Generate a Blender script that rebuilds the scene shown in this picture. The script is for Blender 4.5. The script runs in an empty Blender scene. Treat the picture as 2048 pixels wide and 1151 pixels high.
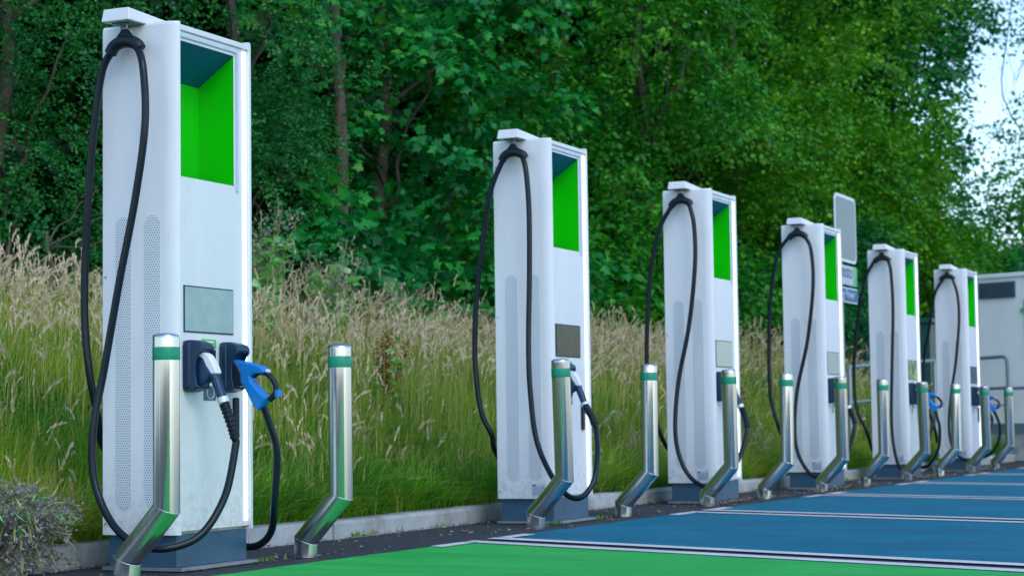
import bpy, math, random
import numpy as np
from mathutils import Vector, noise as mnoise
C = bpy.data.collections.new('scene'); bpy.context.scene.collection.children.link(C)
sc = bpy.context.scene
rnd = random.Random(7); RN = np.random.default_rng(11)
PI = math.pi

# ------------------------------------------------------------------ materials
def new_mat(name):
    m = bpy.data.materials.new(name); m.use_nodes = True
    nt = m.node_tree; b = nt.nodes['Principled BSDF']
    return m, nt, b
def N(nt, t, **kw):
    n = nt.nodes.new(t)
    for k, v in kw.items():
        if k.startswith('i_'): n.inputs[k[2:].replace('_', ' ')].default_value = v
        else: setattr(n, k, v)
    return n
def ramp(nt, fac, stops, interp='LINEAR'):
    r = nt.nodes.new('ShaderNodeValToRGB'); r.color_ramp.interpolation = interp
    e = r.color_ramp.elements
    while len(e) < len(stops): e.new(0.5)
    for k, (p, c) in enumerate(stops): e[k].position = p; e[k].color = (*c, 1)
    nt.links.new(fac, r.inputs[0]); return r.outputs[0]
def noise(nt, scale, detail=4, rough=.55, vec=None, stretch=None):
    tc = nt.nodes.new('ShaderNodeTexCoord'); v = tc.outputs['Object']
    if stretch:
        mp = nt.nodes.new('ShaderNodeMapping'); mp.inputs['Scale'].default_value = stretch
        nt.links.new(v, mp.inputs[0]); v = mp.outputs[0]
    n = N(nt, 'ShaderNodeTexNoise'); n.inputs['Scale'].default_value = scale
    n.inputs['Detail'].default_value = detail; n.inputs['Roughness'].default_value = rough
    nt.links.new(v, n.inputs['Vector']); return n.outputs['Fac']
def mixc(nt, fac, a, b, mode='MIX'):
    m = nt.nodes.new('ShaderNodeMix'); m.data_type = 'RGBA'; m.blend_type = mode
    for s, v in ((0, fac), (6, a), (7, b)):
        if isinstance(v, (int, float)): m.inputs[s].default_value = v
        elif isinstance(v, tuple): m.inputs[s].default_value = (*v, 1)
        else: nt.links.new(v, m.inputs[s])
    return m.outputs[2]
def bump(nt, b, h, strength=.3, dist=.01):
    bp = nt.nodes.new('ShaderNodeBump'); bp.inputs['Strength'].default_value = strength
    bp.inputs['Distance'].default_value = dist
    nt.links.new(h, bp.inputs['Height']); nt.links.new(bp.outputs[0], b.inputs['Normal'])
def simple(name, col, rough=.5, metal=0., var=.12, scale=6, stretch=None, spec=.5, coat=0, bmp=0):
    m, nt, b = new_mat(name)
    f = noise(nt, scale, 5, .6, stretch=stretch)
    lo = tuple(c*(1-var) for c in col); hi = tuple(min(1, c*(1+var)) for c in col)
    nt.links.new(ramp(nt, f, [(.3, lo), (.7, hi)]), b.inputs['Base Color'])
    b.inputs['Roughness'].default_value = rough; b.inputs['Metallic'].default_value = metal
    b.inputs['Specular IOR Level'].default_value = spec; b.inputs['Coat Weight'].default_value = coat
    if bmp: bump(nt, b, noise(nt, scale*8, 4), bmp, .002)
    return m
M = {}
def white_paint():
    m, nt, b = new_mat('white_powder_coat')
    f = noise(nt, 3.5, 6, .65, stretch=(1, 1, .35)); g = noise(nt, 45, 5, .75, stretch=(1, 1, .12))
    a = ramp(nt, f, [(.3, (.67, .72, .76)), (.6, (.75, .78, .80))])
    d = ramp(nt, g, [(.60, (1, 1, 1)), (.72, (.90, .89, .86))])
    tc = nt.nodes.new('ShaderNodeTexCoord'); sp = nt.nodes.new('ShaderNodeSeparateXYZ'); nt.links.new(tc.outputs['Object'], sp.inputs[0])
    lowz = ramp(nt, sp.outputs[2], [(.17, (1, 1, 1)), (.55, (0, 0, 0))])
    sn = ramp(nt, noise(nt, 26, 6, .75), [(.46, (0, 0, 0)), (.62, (1, 1, 1))])
    dm = mixc(nt, 1., lowz, sn, 'MULTIPLY'); rr_ = nt.nodes.new('ShaderNodeMath'); rr_.operation = 'MULTIPLY'; rr_.inputs[1].default_value = .32
    nt.links.new(dm, rr_.inputs[0])
    wb = mixc(nt, rr_.outputs[0], mixc(nt, 1., a, d, 'MULTIPLY'), (.20, .19, .16))
    nt.links.new(wb, b.inputs['Base Color'])
    nt.links.new(ramp(nt, f, [(.3, (.42,)*3), (.7, (.30,)*3)]), b.inputs['Roughness'])
    bump(nt, b, noise(nt, 5, 2, .4), .10, .01)
    return m
M['white'] = white_paint()
M['trim'] = simple('pale_grey_trim', (.50, .60, .70), .35)
M['green'] = simple('bright_green_liner', (.002, .58, .001), .32, var=.05)
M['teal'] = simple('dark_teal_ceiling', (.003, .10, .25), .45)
M['plinth'] = simple('slate_blue_plinth', (.035, .095, .16), .42, var=.15, scale=4)
M['plate'] = simple('galvanised_plate', (.34, .38, .42), .42, .7, scale=20)
M['black'] = simple('black_rubber', (.006, .014, .022), .42, spec=.3, var=.25, scale=30)
M['cable'] = simple('black_cable_jacket', (.004, .012, .020), .30, spec=.3, var=.3, scale=12)
M['dblue'] = simple('dark_blue_plastic', (.004, .030, .090), .36)
M['holster'] = simple('navy_holster_plastic', (.003, .028, .070), .40)
M['cavity'] = simple('black_cavity', (.004, .006, .01), .6)
M['whitepl'] = simple('white_plastic', (.72, .76, .80), .3)
M['ring'] = simple('silver_ring', (.65, .70, .72), .3, .4)
M['blue'] = simple('bright_blue_plastic', (.002, .20, .62), .38, var=.08)
M['stick'] = simple('green_sticker', (.10, .50, .10), .45)
M['stickw'] = simple('pale_print', (.55, .80, .55), .5)
M['slate'] = simple('slate_sticker', (.06, .14, .18), .4)
M['label'] = simple('pale_blue_label', (.50, .60, .68), .45)
M['ink'] = simple('dark_ink', (.04, .08, .14), .5)
M['steel_dark'] = simple('painted_grey_tube', (.16, .21, .26), .4, .2)
M['galv'] = simple('galvanised_steel', (.36, .41, .45), .42, .65, scale=25)
M['band'] = simple('green_reflective_band', (.002, .27, .15), .45, scale=40)
M['signback'] = simple('sign_border_white', (.70, .74, .78), .4)
M['signpanel'] = simple('grey_sign_face', (.11, .17, .19), .35, var=.06, scale=2)
M['signblue'] = simple('blue_sign_face', (.004, .13, .32), .35)
M['signgreen'] = simple('light_green_strip', (.10, .50, .18), .4)
M['contw'] = simple('container_white', (.84, .89, .91), .42, var=.06, scale=2)
M['louvre'] = simple('louvre_grey', (.05, .085, .12), .45)
M['kiosk'] = simple('dark_green_cabinet', (.004, .060, .055), .45, scale=2)
def led():
    m, nt, b = new_mat('white_light_strip')
    b.inputs['Base Color'].default_value = (.8, .85, .9, 1)
    b.inputs['Emission Color'].default_value = (.80, .92, 1, 1); b.inputs['Emission Strength'].default_value = LED_E
    return m
LED_E = .95
M['led'] = led()
def screen(name, a, bcol, rough=.18, em=0., scale=9):
    m, nt, b = new_mat(name)
    f = noise(nt, scale, 3, .6)
    c = ramp(nt, f, [(.40, a), (.62, bcol)])
    nt.links.new(c, b.inputs['Base Color']); b.inputs['Roughness'].default_value = rough; b.inputs['Specular IOR Level'].default_value = .22
    if em:
        nt.links.new(c, b.inputs['Emission Color']); b.inputs['Emission Strength'].default_value = em
    return m
M['scr_pale'] = screen('pale_reflection_screen', (.20, .33, .35), (.25, .36, .36), em=.12)  # reflection on the glass painted as a pale colour, with a weak glow
M['scr_dark'] = screen('dark_brown_screen', (.018, .026, .020), (.040, .042, .028), .25)
M['scr_grey'] = screen('grey_green_screen', (.27, .35, .32), (.30, .37, .34), em=.1)
M['scr_col'] = screen('green_yellow_screen', (.01, .10, .07), (.35, .33, .02), em=.25, scale=6)
M['scr_black'] = screen('black_screen', (.02, .035, .055), (.03, .045, .06))

def perf():
    # white sheet punched with a staggered grid of round holes
    m, nt, b = new_mat('perforated_white_sheet')
    tc = nt.nodes.new('ShaderNodeTexCoord'); sp = nt.nodes.new('ShaderNodeSeparateXYZ')
    nt.links.new(tc.outputs['Object'], sp.inputs[0])
    def mt(op, a, b_=0., c=None):
        n = nt.nodes.new('ShaderNodeMath'); n.operation = op
        for i, v in enumerate((a, b_) if c is None else (a, b_, c)):
            if isinstance(v, (int, float)): n.inputs[i].default_value = v
            else: nt.links.new(v, n.inputs[i])
        return n.outputs[0]
    P = .0130; Q = P*math.sqrt(3)
    def grid(oy, oz):
        u = mt('SUBTRACT', mt('FRACT', mt('DIVIDE', mt('ADD', sp.outputs[1], oy+10*P), P)), .5)
        v = mt('SUBTRACT', mt('FRACT', mt('DIVIDE', mt('ADD', sp.outputs[2], oz), Q)), .5)
        u = mt('MULTIPLY', u, P); v = mt('MULTIPLY', v, Q)
        return mt('SQRT', mt('ADD', mt('MULTIPLY', u, u), mt('MULTIPLY', v, v)))
    d = mt('MINIMUM', grid(0, 0), grid(P/2, Q/2))
    hole = mt('LESS_THAN', d, .0030)
    nt.links.new(mixc(nt, hole, (.66, .72, .76), (.10, .17, .23)), b.inputs['Base Color'])
    b.inputs['Roughness'].default_value = .4
    return m
M['perf'] = perf()

def steel():
    m, nt, b = new_mat('brushed_stainless_steel')
    f = noise(nt, 60, 4, .7, stretch=(1, 1, .006)); g = noise(nt, 40, 4, .6, stretch=(1, 1, .008))
    nt.links.new(ramp(nt, f, [(.3, (.56, .60, .63)), (.7, (.70, .73, .75))]), b.inputs['Base Color'])
    b.inputs['Metallic'].default_value = 1.0
    nt.links.new(ramp(nt, g, [(.3, (.20,)*3), (.7, (.27,)*3)]), b.inputs['Roughness'])
    b.inputs['Anisotropic'].default_value = .6
    return m
M['steel'] = steel()

def asphalt():
    m, nt, b = new_mat('dark_asphalt')
    f = noise(nt, 1.3, 6, .65); g = noise(nt, 130, 3, .8); h = noise(nt, 9, 6, .7)
    a = ramp(nt, f, [(.3, (.019, .025, .032)), (.7, (.034, .042, .050))])
    s = ramp(nt, g, [(.45, (.7, .7, .7)), (.66, (1.6, 1.6, 1.6))])
    c = mixc(nt, 1., a, s, 'MULTIPLY')
    t = ramp(nt, h, [(.60, (0, 0, 0)), (.72, (1, 1, 1))])
    nt.links.new(mixc(nt, t, c, (.075, .07, .06)), b.inputs['Base Color'])
    b.inputs['Roughness'].default_value = .75
    bump(nt, b, g, .7, .006); return m
M['asphalt'] = asphalt()
def road_paint(name, lo, hi, worn):
    m, nt, b = new_mat(name)
    f = noise(nt, 1.6, 9, .74, stretch=(1, .6, 1)); g = noise(nt, 110, 3, .8); h = noise(nt, 22, 7, .75)
    a = ramp(nt, f, [(.28, lo), (.72, hi)])
    w = ramp(nt, h, [(.70, (0, 0, 0)), (.76, (1, 1, 1))])
    a = mixc(nt, w, a, worn)
    sp_ = ramp(nt, noise(nt, 75, 2, .5), [(.735, (0, 0, 0)), (.76, (1, 1, 1))])
    a = mixc(nt, sp_, a, (.02, .03, .03))
    s = ramp(nt, g, [(.35, (.66,)*3), (.65, (1.24,)*3)])
    t = ramp(nt, noise(nt, 2.2, 6, .7, stretch=(2.2, .35, 1)), [(.44, (1, 1, 1)), (.72, (.74, .76, .78))])
    s = mixc(nt, 1., s, t, 'MULTIPLY')
    nt.links.new(mixc(nt, 1., a, s, 'MULTIPLY'), b.inputs['Base Color'])
    nt.links.new(ramp(nt, f, [(.3, (.55,)*3), (.7, (.72,)*3)]), b.inputs['Roughness']); b.inputs['Specular IOR Level'].default_value = .10
    bump(nt, b, g, .35, .004); return m
M['pblue'] = road_paint('blue_bay_paint', (.002, .105, .175), (.006, .225, .335), (.02, .05, .09))
M['pgreen'] = road_paint('green_bay_paint', (.018, .37, .062), (.050, .56, .115), (.03, .12, .05))
M['pwhite'] = road_paint('white_line_paint', (.60, .64, .67), (.78, .80, .82), (.30, .33, .35))
def concrete():
    m, nt, b = new_mat('weathered_concrete')
    f = noise(nt, 3, 7, .7); g = noise(nt, 60, 4, .7); h = noise(nt, 1.1, 5, .7)
    a = ramp(nt, f, [(.3, (.27, .30, .31)), (.7, (.48, .51, .52))])
    a = mixc(nt, ramp(nt, h, [(.52, (0,)*3), (.68, (1,)*3)]), a, (.12, .14, .10))
    nt.links.new(a, b.inputs['Base Color']); b.inputs['Roughness'].default_value = .85
    bump(nt, b, g, .5, .006); return m
M['concrete'] = concrete()
def soil():
    m, nt, b = new_mat('grassy_soil')
    f = noise(nt, 5, 6, .7)
    nt.links.new(ramp(nt, f, [(.3, (.012, .028, .008)), (.7, (.035, .075, .015))]), b.inputs['Base Color'])
    b.inputs['Roughness'].default_value = .95; bump(nt, b, noise(nt, 30, 5), .8, .03); return m
M['soil'] = soil()
def leafy(name, stops, transl=.30, rough=.45, spec=.27, scale=.55, tcol=1.3, amp=1.5):
    # each leaf has its own tint; a slow noise makes whole sprays yellower or darker
    m = bpy.data.materials.new(name); m.use_nodes = True; nt = m.node_tree
    b = nt.nodes['Principled BSDF']; out = nt.nodes['Material Output']
    g = nt.nodes.new('ShaderNodeNewGeometry')
    f = noise(nt, scale, 3, .6)
    mx = nt.nodes.new('ShaderNodeMath'); mx.operation = 'MULTIPLY_ADD'
    nt.links.new(g.outputs['Random Per Island'], mx.inputs[0]); mx.inputs[1].default_value = .55
    m2 = nt.nodes.new('ShaderNodeMath'); m2.operation = 'MULTIPLY_ADD'
    nt.links.new(f, m2.inputs[0]); m2.inputs[1].default_value = amp; m2.inputs[2].default_value = .22-amp*.5
    nt.links.new(m2.outputs[0], mx.inputs[2])
    c = ramp(nt, mx.outputs[0], stops)
    nt.links.new(c, b.inputs['Base Color']); b.inputs['Roughness'].default_value = rough
    b.inputs['Specular IOR Level'].default_value = spec
    t = nt.nodes.new('ShaderNodeBsdfTranslucent')
    nt.links.new(mixc(nt, 1., c, (tcol, tcol*1.05, tcol*.45), 'MULTIPLY'), t.inputs['Color'])
    ms = nt.nodes.new('ShaderNodeMixShader'); ms.inputs[0].default_value = transl
    nt.links.new(b.outputs[0], ms.inputs[1]); nt.links.new(t.outputs[0], ms.inputs[2])
    nt.links.new(ms.outputs[0], out.inputs['Surface']); return m
M['leaf_syc'] = leafy('sycamore_leaf', [(.0, (.003, .09, .024)), (.45, (.007, .20, .042)), (.8, (.030, .34, .040)), (1, (.12, .40, .04))])
M['leaf_haw'] = leafy('hawthorn_leaf', [(.0, (.007, .09, .024)), (.45, (.020, .20, .042)), (.8, (.075, .34, .045)), (1, (.24, .42, .06))])
M['leaf_lime'] = leafy('yellow_green_leaf', [(.0, (.014, .13, .008)), (.45, (.045, .25, .009)), (.8, (.12, .35, .010)), (1, (.28, .42, .015))])
M['leaf_mid'] = leafy('mid_green_leaf', [(.0, (.005, .10, .010)), (.45, (.018, .21, .014)), (.8, (.07, .33, .017)), (1, (.17, .42, .03))])
M['leaf_dark'] = leafy('dark_green_leaf', [(.0, (.004, .09, .022)), (.5, (.008, .17, .034)), (1, (.025, .26, .03))])
M['leaf_shaded'] = leafy('shade_darkened_leaf', [(.0, (.002, .018, .006)), (.5, (.004, .036, .009)), (1, (.012, .06, .009))], transl=.2)  # shade inside the wood is put into this darkened leaf colour
M['blade'] = leafy('green_grass_blade', [(.0, (.014, .11, .014)), (.35, (.060, .25, .014)), (.7, (.24, .44, .025)), (1, (.56, .50, .09))], transl=.45, scale=1.1, amp=2.6)
M['tussock'] = leafy('bright_tussock_blade', [(.0, (.03, .19, .014)), (.4, (.09, .36, .020)), (.75, (.26, .50, .030)), (1, (.55, .52, .12))], transl=.4, scale=1.5, amp=2.6)
M['straw'] = leafy('straw_grass_stem', [(.0, (.24, .34, .04)), (.4, (.48, .48, .12)), (.75, (.62, .52, .24)), (1, (.66, .48, .27))], transl=.25, scale=1.3, tcol=1.0)
M['seed'] = leafy('pale_seed_head', [(.0, (.42, .34, .20)), (.45, (.68, .57, .40)), (1, (.80, .68, .54))], transl=.25, scale=1.3, tcol=1.0)
M['dock'] = leafy('rusty_dock_seed', [(.0, (.10, .040, .010)), (.5, (.22, .09, .018)), (1, (.36, .22, .07))], transl=.1)
M['thistle'] = leafy('grey_thistle_down', [(.0, (.12, .13, .12)), (.5, (.28, .28, .29)), (1, (.50, .48, .49))], transl=.3, tcol=1.)
M['thgrey'] = leafy('grey_green_thistle', [(.0, (.12, .17, .10)), (.5, (.24, .29, .19)), (1, (.46, .44, .34))], transl=.3, tcol=1.)
M['thleaf'] = leafy('thistle_leaf', [(.0, (0.166, 0.678, 0.182)), (.5, (0.330, 0.750, 0.314)), (1, (0.750, 0.750, 0.421))])
M['yellow'] = leafy('yellow_ragwort_flower', [(.0, (.45, .38, .01)), (1, (.65, .55, .02))], tcol=1.)
M['purple'] = leafy('purple_thistle_flower', [(.0, (.14, .07, .28)), (1, (.22, .12, .35))], tcol=1.)
M['litter'] = leafy('dry_grass_litter', [(.0, (.14, .11, .07)), (.5, (.26, .21, .14)), (1, (.40, .35, .27))], transl=0)
def bark(name, lo, hi):
    m, nt, b = new_mat(name)
    f = noise(nt, 9, 6, .7, stretch=(1, 1, .3))
    nt.links.new(ramp(nt, f, [(.3, lo), (.7, hi)]), b.inputs['Base Color'])
    b.inputs['Roughness'].default_value = .85; bump(nt, b, f, .6, .02); return m
M['bark'] = bark('grey_brown_bark', (.035, .032, .024), (.11, .09, .065))
M['barkd'] = bark('dark_bark', (.012, .012, .010), (.035, .030, .022))

# ------------------------------------------------------------------ mesh helpers
def link(o, parent=None):
    C.objects.link(o)
    if parent: o.parent = parent
    return o
def tag(o, label=None, cat=None, group=None, kind=None):
    for k, v in (('label', label), ('category', cat), ('group', group), ('kind', kind)):
        if v: o[k] = v
    return o
def thing(name, label, cat, loc=(0, 0, 0), group=None):
    o = bpy.data.objects.new(name, None); C.objects.link(o); o.location = loc
    o.empty_display_size = .2
    return tag(o, label, cat, group)
class MB:
    def __init__(s): s.v = []; s.f = []; s.m = []
    def add(s, vs, fs, mi=0):
        b = len(s.v); s.v += [tuple(v) for v in vs]; s.f += [tuple(b+i for i in f) for f in fs]; s.m += [mi]*len(fs)
        return s
    def box(s, x0, x1, y0, y1, z0, z1, mi=0):
        vs = [(x, y, z) for z in (z0, z1) for y in (y0, y1) for x in (x0, x1)]
        return s.add(vs, [(0, 2, 3, 1), (4, 5, 7, 6), (0, 1, 5, 4), (1, 3, 7, 5), (3, 2, 6, 7), (2, 0, 4, 6)], mi)
    def prism(s, pts, axis, a, b, mi=0, inset=None):
        # pts: closed outline in the other two axes (ordered), extruded a..b
        def P(p, t): return {'x': (t, p[0], p[1]), 'y': (p[0], t, p[1]), 'z': (p[0], p[1], t)}[axis]
        n = len(pts); vs = [P(p, a) for p in pts]+[P(p, b) for p in pts]
        fs = [(i, (i+1) % n, n+(i+1) % n, n+i) for i in range(n)]+[tuple(range(n-1, -1, -1)), tuple(range(n, 2*n))]
        return s.add(vs, fs, mi)
    def tube(s, path, rad, n=12, mi=0, cap=True, flat=None):
        P = [Vector(p) for p in path]; k = len(P)
        R = [rad]*k if isinstance(rad, (int, float)) else rad
        t0 = (P[1]-P[0]).normalized(); ref = Vector((0, 0, 1)) if abs(t0.z) < .9 else Vector((0, 1, 0))
        u = t0.cross(ref).normalized(); rings = []
        for i in range(k):
            t = ((P[min(i+1, k-1)]-P[i]).normalized()+(P[i]-P[max(i-1, 0)]).normalized())
            t = t.normalized() if t.length > 1e-6 else t0
            u = (u-t*u.dot(t)).normalized(); w = t.cross(u)
            rings.append([P[i]+(u*math.cos(2*PI*j/n)+w*math.sin(2*PI*j/n))*R[i] for j in range(n)])
        vs = [p for r in rings for p in r]
        fs = [(i*n+j, i*n+(j+1) % n, (i+1)*n+(j+1) % n, (i+1)*n+j) for i in range(k-1) for j in range(n)]
        if cap: fs += [tuple(range(n-1, -1, -1)), tuple((k-1)*n+j for j in range(n))]
        return s.add(vs, fs, mi)
    def lathe(s, prof, n=32, c=(0, 0), mi=0):
        vs = [(c[0]+r*math.cos(2*PI*j/n), c[1]+r*math.sin(2*PI*j/n), z) for r, z in prof for j in range(n)]
        fs = [(i*n+j, i*n+(j+1) % n, (i+1)*n+(j+1) % n, (i+1)*n+j) for i in range(len(prof)-1) for j in range(n)]
        fs += [tuple(range(n-1, -1, -1)), tuple((len(prof)-1)*n+j for j in range(n))]
        return s.add(vs, fs, mi)
    def build(s, name, mats, parent=None, smooth=False, bevel=0, seg=2, sharp=40):
        me = bpy.data.meshes.new(name); me.from_pydata(s.v, [], s.f); me.update()
        if not isinstance(mats, (list, tuple)): mats = [mats]
        for m in mats: me.materials.append(m)
        me.polygons.foreach_set('material_index', s.m)
        o = bpy.data.objects.new(name, me); link(o, parent)
        if smooth or bevel:
            me.polygons.foreach_set('use_smooth', [True]*len(me.polygons))
            me.set_sharp_from_angle(angle=math.radians(sharp))
        if bevel:
            md = o.modifiers.new('bevel', 'BEVEL'); md.width = bevel; md.segments = seg
            md.limit_method = 'ANGLE'; md.angle_limit = math.radians(35); md.harden_normals = True
        return o
def spline(pts, sub=8):
    P = [np.array(p, float) for p in pts]; P = [2*P[0]-P[1]]+P+[2*P[-1]-P[-2]]; out = []
    for i in range(1, len(P)-2):
        a, b, c, d = P[i-1:i+3]
        for k in range(sub):
            t = k/sub
            out.append(.5*((2*b)+(-a+c)*t+(2*a-5*b+4*c-d)*t*t+(-a+3*b-3*c+d)*t**3))
    out.append(P[-2]); return [tuple(p) for p in out]
def rrect(x0, x1, z0, z1, r, n=6):
    pts = []
    for cx, cz, a in ((x1-r, z0+r, -90), (x1-r, z1-r, 0), (x0+r, z1-r, 90), (x0+r, z0+r, 180)):
        for k in range(n+1):
            t = math.radians(a+90*k/n); pts.append((cx+r*math.cos(t), cz+r*math.sin(t)))
    return pts
def copy_tree(o, parent=None):
    c = o.copy(); C.objects.link(c); c.parent = parent
    for ch in list(o.children): copy_tree(ch, c)
    return c
def text_mesh(name, txt, size, mat, parent, loc, rot=(PI/2, 0, 0), extrude=.001, align='LEFT'):
    cu = bpy.data.curves.new(name+'_c', 'FONT'); cu.body = txt; cu.size = size; cu.extrude = extrude; cu.align_x = align
    t = bpy.data.objects.new('tmp', cu); C.objects.link(t)
    bpy.context.view_layer.update()
    dg = bpy.context.evaluated_depsgraph_get(); me = bpy.data.meshes.new_from_object(t.evaluated_get(dg))
    bpy.data.objects.remove(t); me.materials.clear(); me.materials.append(mat); me.name = name
    o = bpy.data.objects.new(name, me); link(o, parent); o.location = loc; o.rotation_euler = rot
    return o

# ------------------------------------------------------------------ charger
W, D, H = .62, .415, 2.5385; XL, DL = -.030, .415
H_SIDE = [(0.0115, .822), (-.014, .819), (-.045, .824), (-.066, .836), (-.066, .846), (-.047, .858), (-.040, .880), (-.041, .945), (-.050, .978), (-.068, .998), (-.086, 1.004), (-.092, 1.014), (-.090, 1.030), (-.076, 1.044), (-.050, 1.053), (-.024, 1.056), (0.0115, 1.055)]
H_LIP = [(0.0115, .8225), (-.014, .8195), (-.045, .8245), (-.068, .838), (-.062, .860), (-.055, .900), (-.058, .950), (-.072, .985), (-.091, 1.004), (-.090, 1.029), (-.076, 1.0435), (-.050, 1.0525), (0.0115, 1.0545)]
def holster(root, hx):
    h = MB(); h.prism(rrect(hx, hx+.122, .818, 1.058, .030, 7), 'y', -.030, .0115)
    o = h.build('holster', M['holster'], root, bevel=.008, seg=3)
    g = MB(); g.prism(H_SIDE, 'x', hx+.018, hx+.104)
    for xa in (hx+.006, hx+.1045): g.prism([(y, z*.985+.0135) for y, z in H_LIP], 'x', xa, xa+.0115)
    g.build('hood', M['holster'], o, bevel=.005, seg=3)
    MB().prism([(-.0415, .870), (-.0445, .870), (-.0445, .945), (-.0415, .950)], 'x', hx+.015, hx+.103).build('socket', M['cavity'], o)
def build_charger_static(root):
    # outer shell: left corner is a rounded post, right edge a thin return
    corner = []
    for k in range(11):
        t = k/10*PI/2; corner.append((XL+.036*(1-math.cos(t)), .074*(1-math.sin(t))))
    Y1 = DL
    outline = [(XL+.004, Y1), (XL, Y1-.004)]+corner+[(.006, .05), (W-.024, .05), (W-.024, 0), (W-.006, 0), (W, .006), (W, Y1)]
    s = MB(); n = len(outline)
    # the shell is a solid with the window opening cut by building it in bands
    zs = .165
    wz0, wz1 = 1.818, 2.452
    back = [(XL+.004, Y1), (XL, Y1-.004)]+corner+[(.006, .10), (.006, .24), (W-.10, .24), (W-.024, .24), (W-.024, 0), (W-.006, 0), (W, .006), (W, Y1)]
    s.prism(outline, 'z', zs, wz0); s.prism(back, 'z', wz0, wz1); s.prism(outline, 'z', wz1, H-.012)
    # roof with softened edge
    cx, cy = W/2, D/2
    top = [(cx+(x-cx)*.985, cy+(y-cy)*.985) for x, y in outline]
    b0 = len(s.v); s.add([(x, y, H-.012) for x, y in outline]+[(x, y, H) for x, y in top],
          [(i, (i+1) % n, n+(i+1) % n, n+i) for i in range(n)]+[tuple(range(n, 2*n))])
    body = s.build('body', M['white'], root, smooth=True, sharp=30)
    MB().box(.0065, W-.0245, .0005, .049, H-.040, H-.013).build('top_rail', M['white'], root, bevel=.003)
    # front panel with its opening
    p = MB()
    p.box(.0065, W-.0245, .012, .049, .180, wz0-.001)
    p.box(.478, W-.0245, .012, .12, wz0-.001, wz1)
    p.box(.0065, W-.0245, .012, .049, wz1, H-.0405)
    p.build('front_panel', M['white'], root, bevel=.0015)
    # trim frame round the window, one lip proud of the panel
    fr = MB(); fr.box(.492, .508, .004, .0118, 1.79, 2.480); fr.box(.0065, .4915, .004, .0118, 2.468, 2.480)
    fr.build('window_trim', M['trim'], root, bevel=.001)
    # recess: right wall, back, floor, left wall, sloped dark ceiling
    x0, x1, y0, y1 = .0068, .4775, .013, .215
    r = MB(); zb = 2.31
    r.add([(x1, y0, wz0), (x1, y1, wz0), (x1, y1, zb), (x1, y0, wz1-.002)], [(0, 1, 2, 3)])
    r.add([(x0, y1, wz0), (x1, y1, wz0), (x1, y1, zb), (x0, y1, zb)], [(0, 3, 2, 1)])
    r.add([(x0, y0, wz0), (x1, y0, wz0), (x1, y1, wz0), (x0, y1, wz0)], [(0, 3, 2, 1)])
    r.add([(x0, y0, wz0), (x0, y1, wz0), (x0, y1, zb), (x0, y0, wz1-.002)], [(0, 3, 2, 1)])
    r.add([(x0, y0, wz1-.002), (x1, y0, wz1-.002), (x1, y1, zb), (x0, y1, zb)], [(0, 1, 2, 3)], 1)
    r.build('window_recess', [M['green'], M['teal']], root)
    MB().box(.553, .578, .006, .0115, .205, 2.486).build('light_strip', M['led'], root)
    bz = MB().box(.042, .460, .008, .0115, 1.095, 1.312).build('screen_bezel', M['black'], root)
    # perforated vents on both sides
    for xs in (XL-.0022, W+.0002):
        for ya, yb in ((.250, .337), (.088, .176)):
            MB().prism(rrect(ya, yb, .285, 1.635, .042), 'x', xs, xs+.002).build('vent_panel', M['perf'], root)
    MB().box(-.002, W-.03, .022, D-.02, .018, .1645).build('plinth', M['plinth'], root, bevel=.003)
    MB().box(-.02, W+.01, -.022, D+.01, .001, .0175).build('base_plate', M['plate'], root, bevel=.002)
    # recessed cable hatch line at the plinth top
    
    # cable arm on the roof
    a = MB(); yA, yB = .165, .320
    a.add([(-.168, yA, 2.532), (-.168, yB, 2.532), (.36, yB-.01, 2.545), (.36, yA+.01, 2.545),
           (-.160, yA+.008, 2.592), (-.160, yB-.008, 2.592), (.33, yB-.02, 2.578), (.33, yA+.02, 2.578)],
          [(0, 1, 2, 3), (4, 7, 6, 5), (0, 4, 5, 1), (1, 5, 6, 2), (2, 6, 7, 3), (3, 7, 4, 0)])
    arm = a.build('cable_arm', M['white'], root, bevel=.004)
    ub = MB(); ub.box(-.125, -.03, yA+.03, yB-.03, 2.528, 2.5335)
    ub.build('arm_underside', M['slate'], arm)
    lp = MB(); lp.tube(spline([(-.095, .225, 2.53), (-.095, .232, 2.505), (-.095, .245, 2.498), (-.095, .258, 2.505), (-.095, .265, 2.53)], 4), .005, 8)
    lp.build('hook', M['galv'], arm, smooth=True)
    # rubber saddle that carries the long cables
    sd = MB(); yc = .232
    path = spline([(-.1, .150, 2.405), (-.1, .165, 2.425), (-.1, .195, 2.440), (-.1, yc, 2.447), (-.1, .270, 2.440), (-.1, .300, 2.422), (-.1, .318, 2.395)], 4)
    k = len(path); sd.tube(path, [.031-.003*abs(i/(k-1)-.5)*2 for i in range(k)], 14)
    sd.add([(-.075, .175, 2.44), (-.125, .175, 2.44), (-.125, .29, 2.44), (-.075, .29, 2.44), (-.090, .222, 2.502), (-.110, .222, 2.502), (-.110, .245, 2.502), (-.090, .245, 2.502)],
           [(0, 1, 2, 3), (4, 7, 6, 5), (0, 4, 5, 1), (1, 5, 6, 2), (2, 6, 7, 3), (3, 7, 4, 0)])
    sd.build('cable_saddle', M['black'], root, smooth=True, sharp=50)
    # holsters
    holster(root, .030)
    st = MB().box(.190, .312, .0095, .0118, 1.026, 1.068).build('sticker', M['stick'], root)
    tx = MB()
    for z in (1.050, 1.034): tx.box(.205, .290, .0085, .0094, z, z+.009)
    tx.build('print', M['stickw'], st)
    MB().box(.245, .303, .004, .0118, .872, 1.020).build('card_reader', M['black'], root, bevel=.004)
    ss = MB().box(.205, .311, .0095, .0118, .780, .850).build('info_sticker', M['slate'], root)
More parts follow.
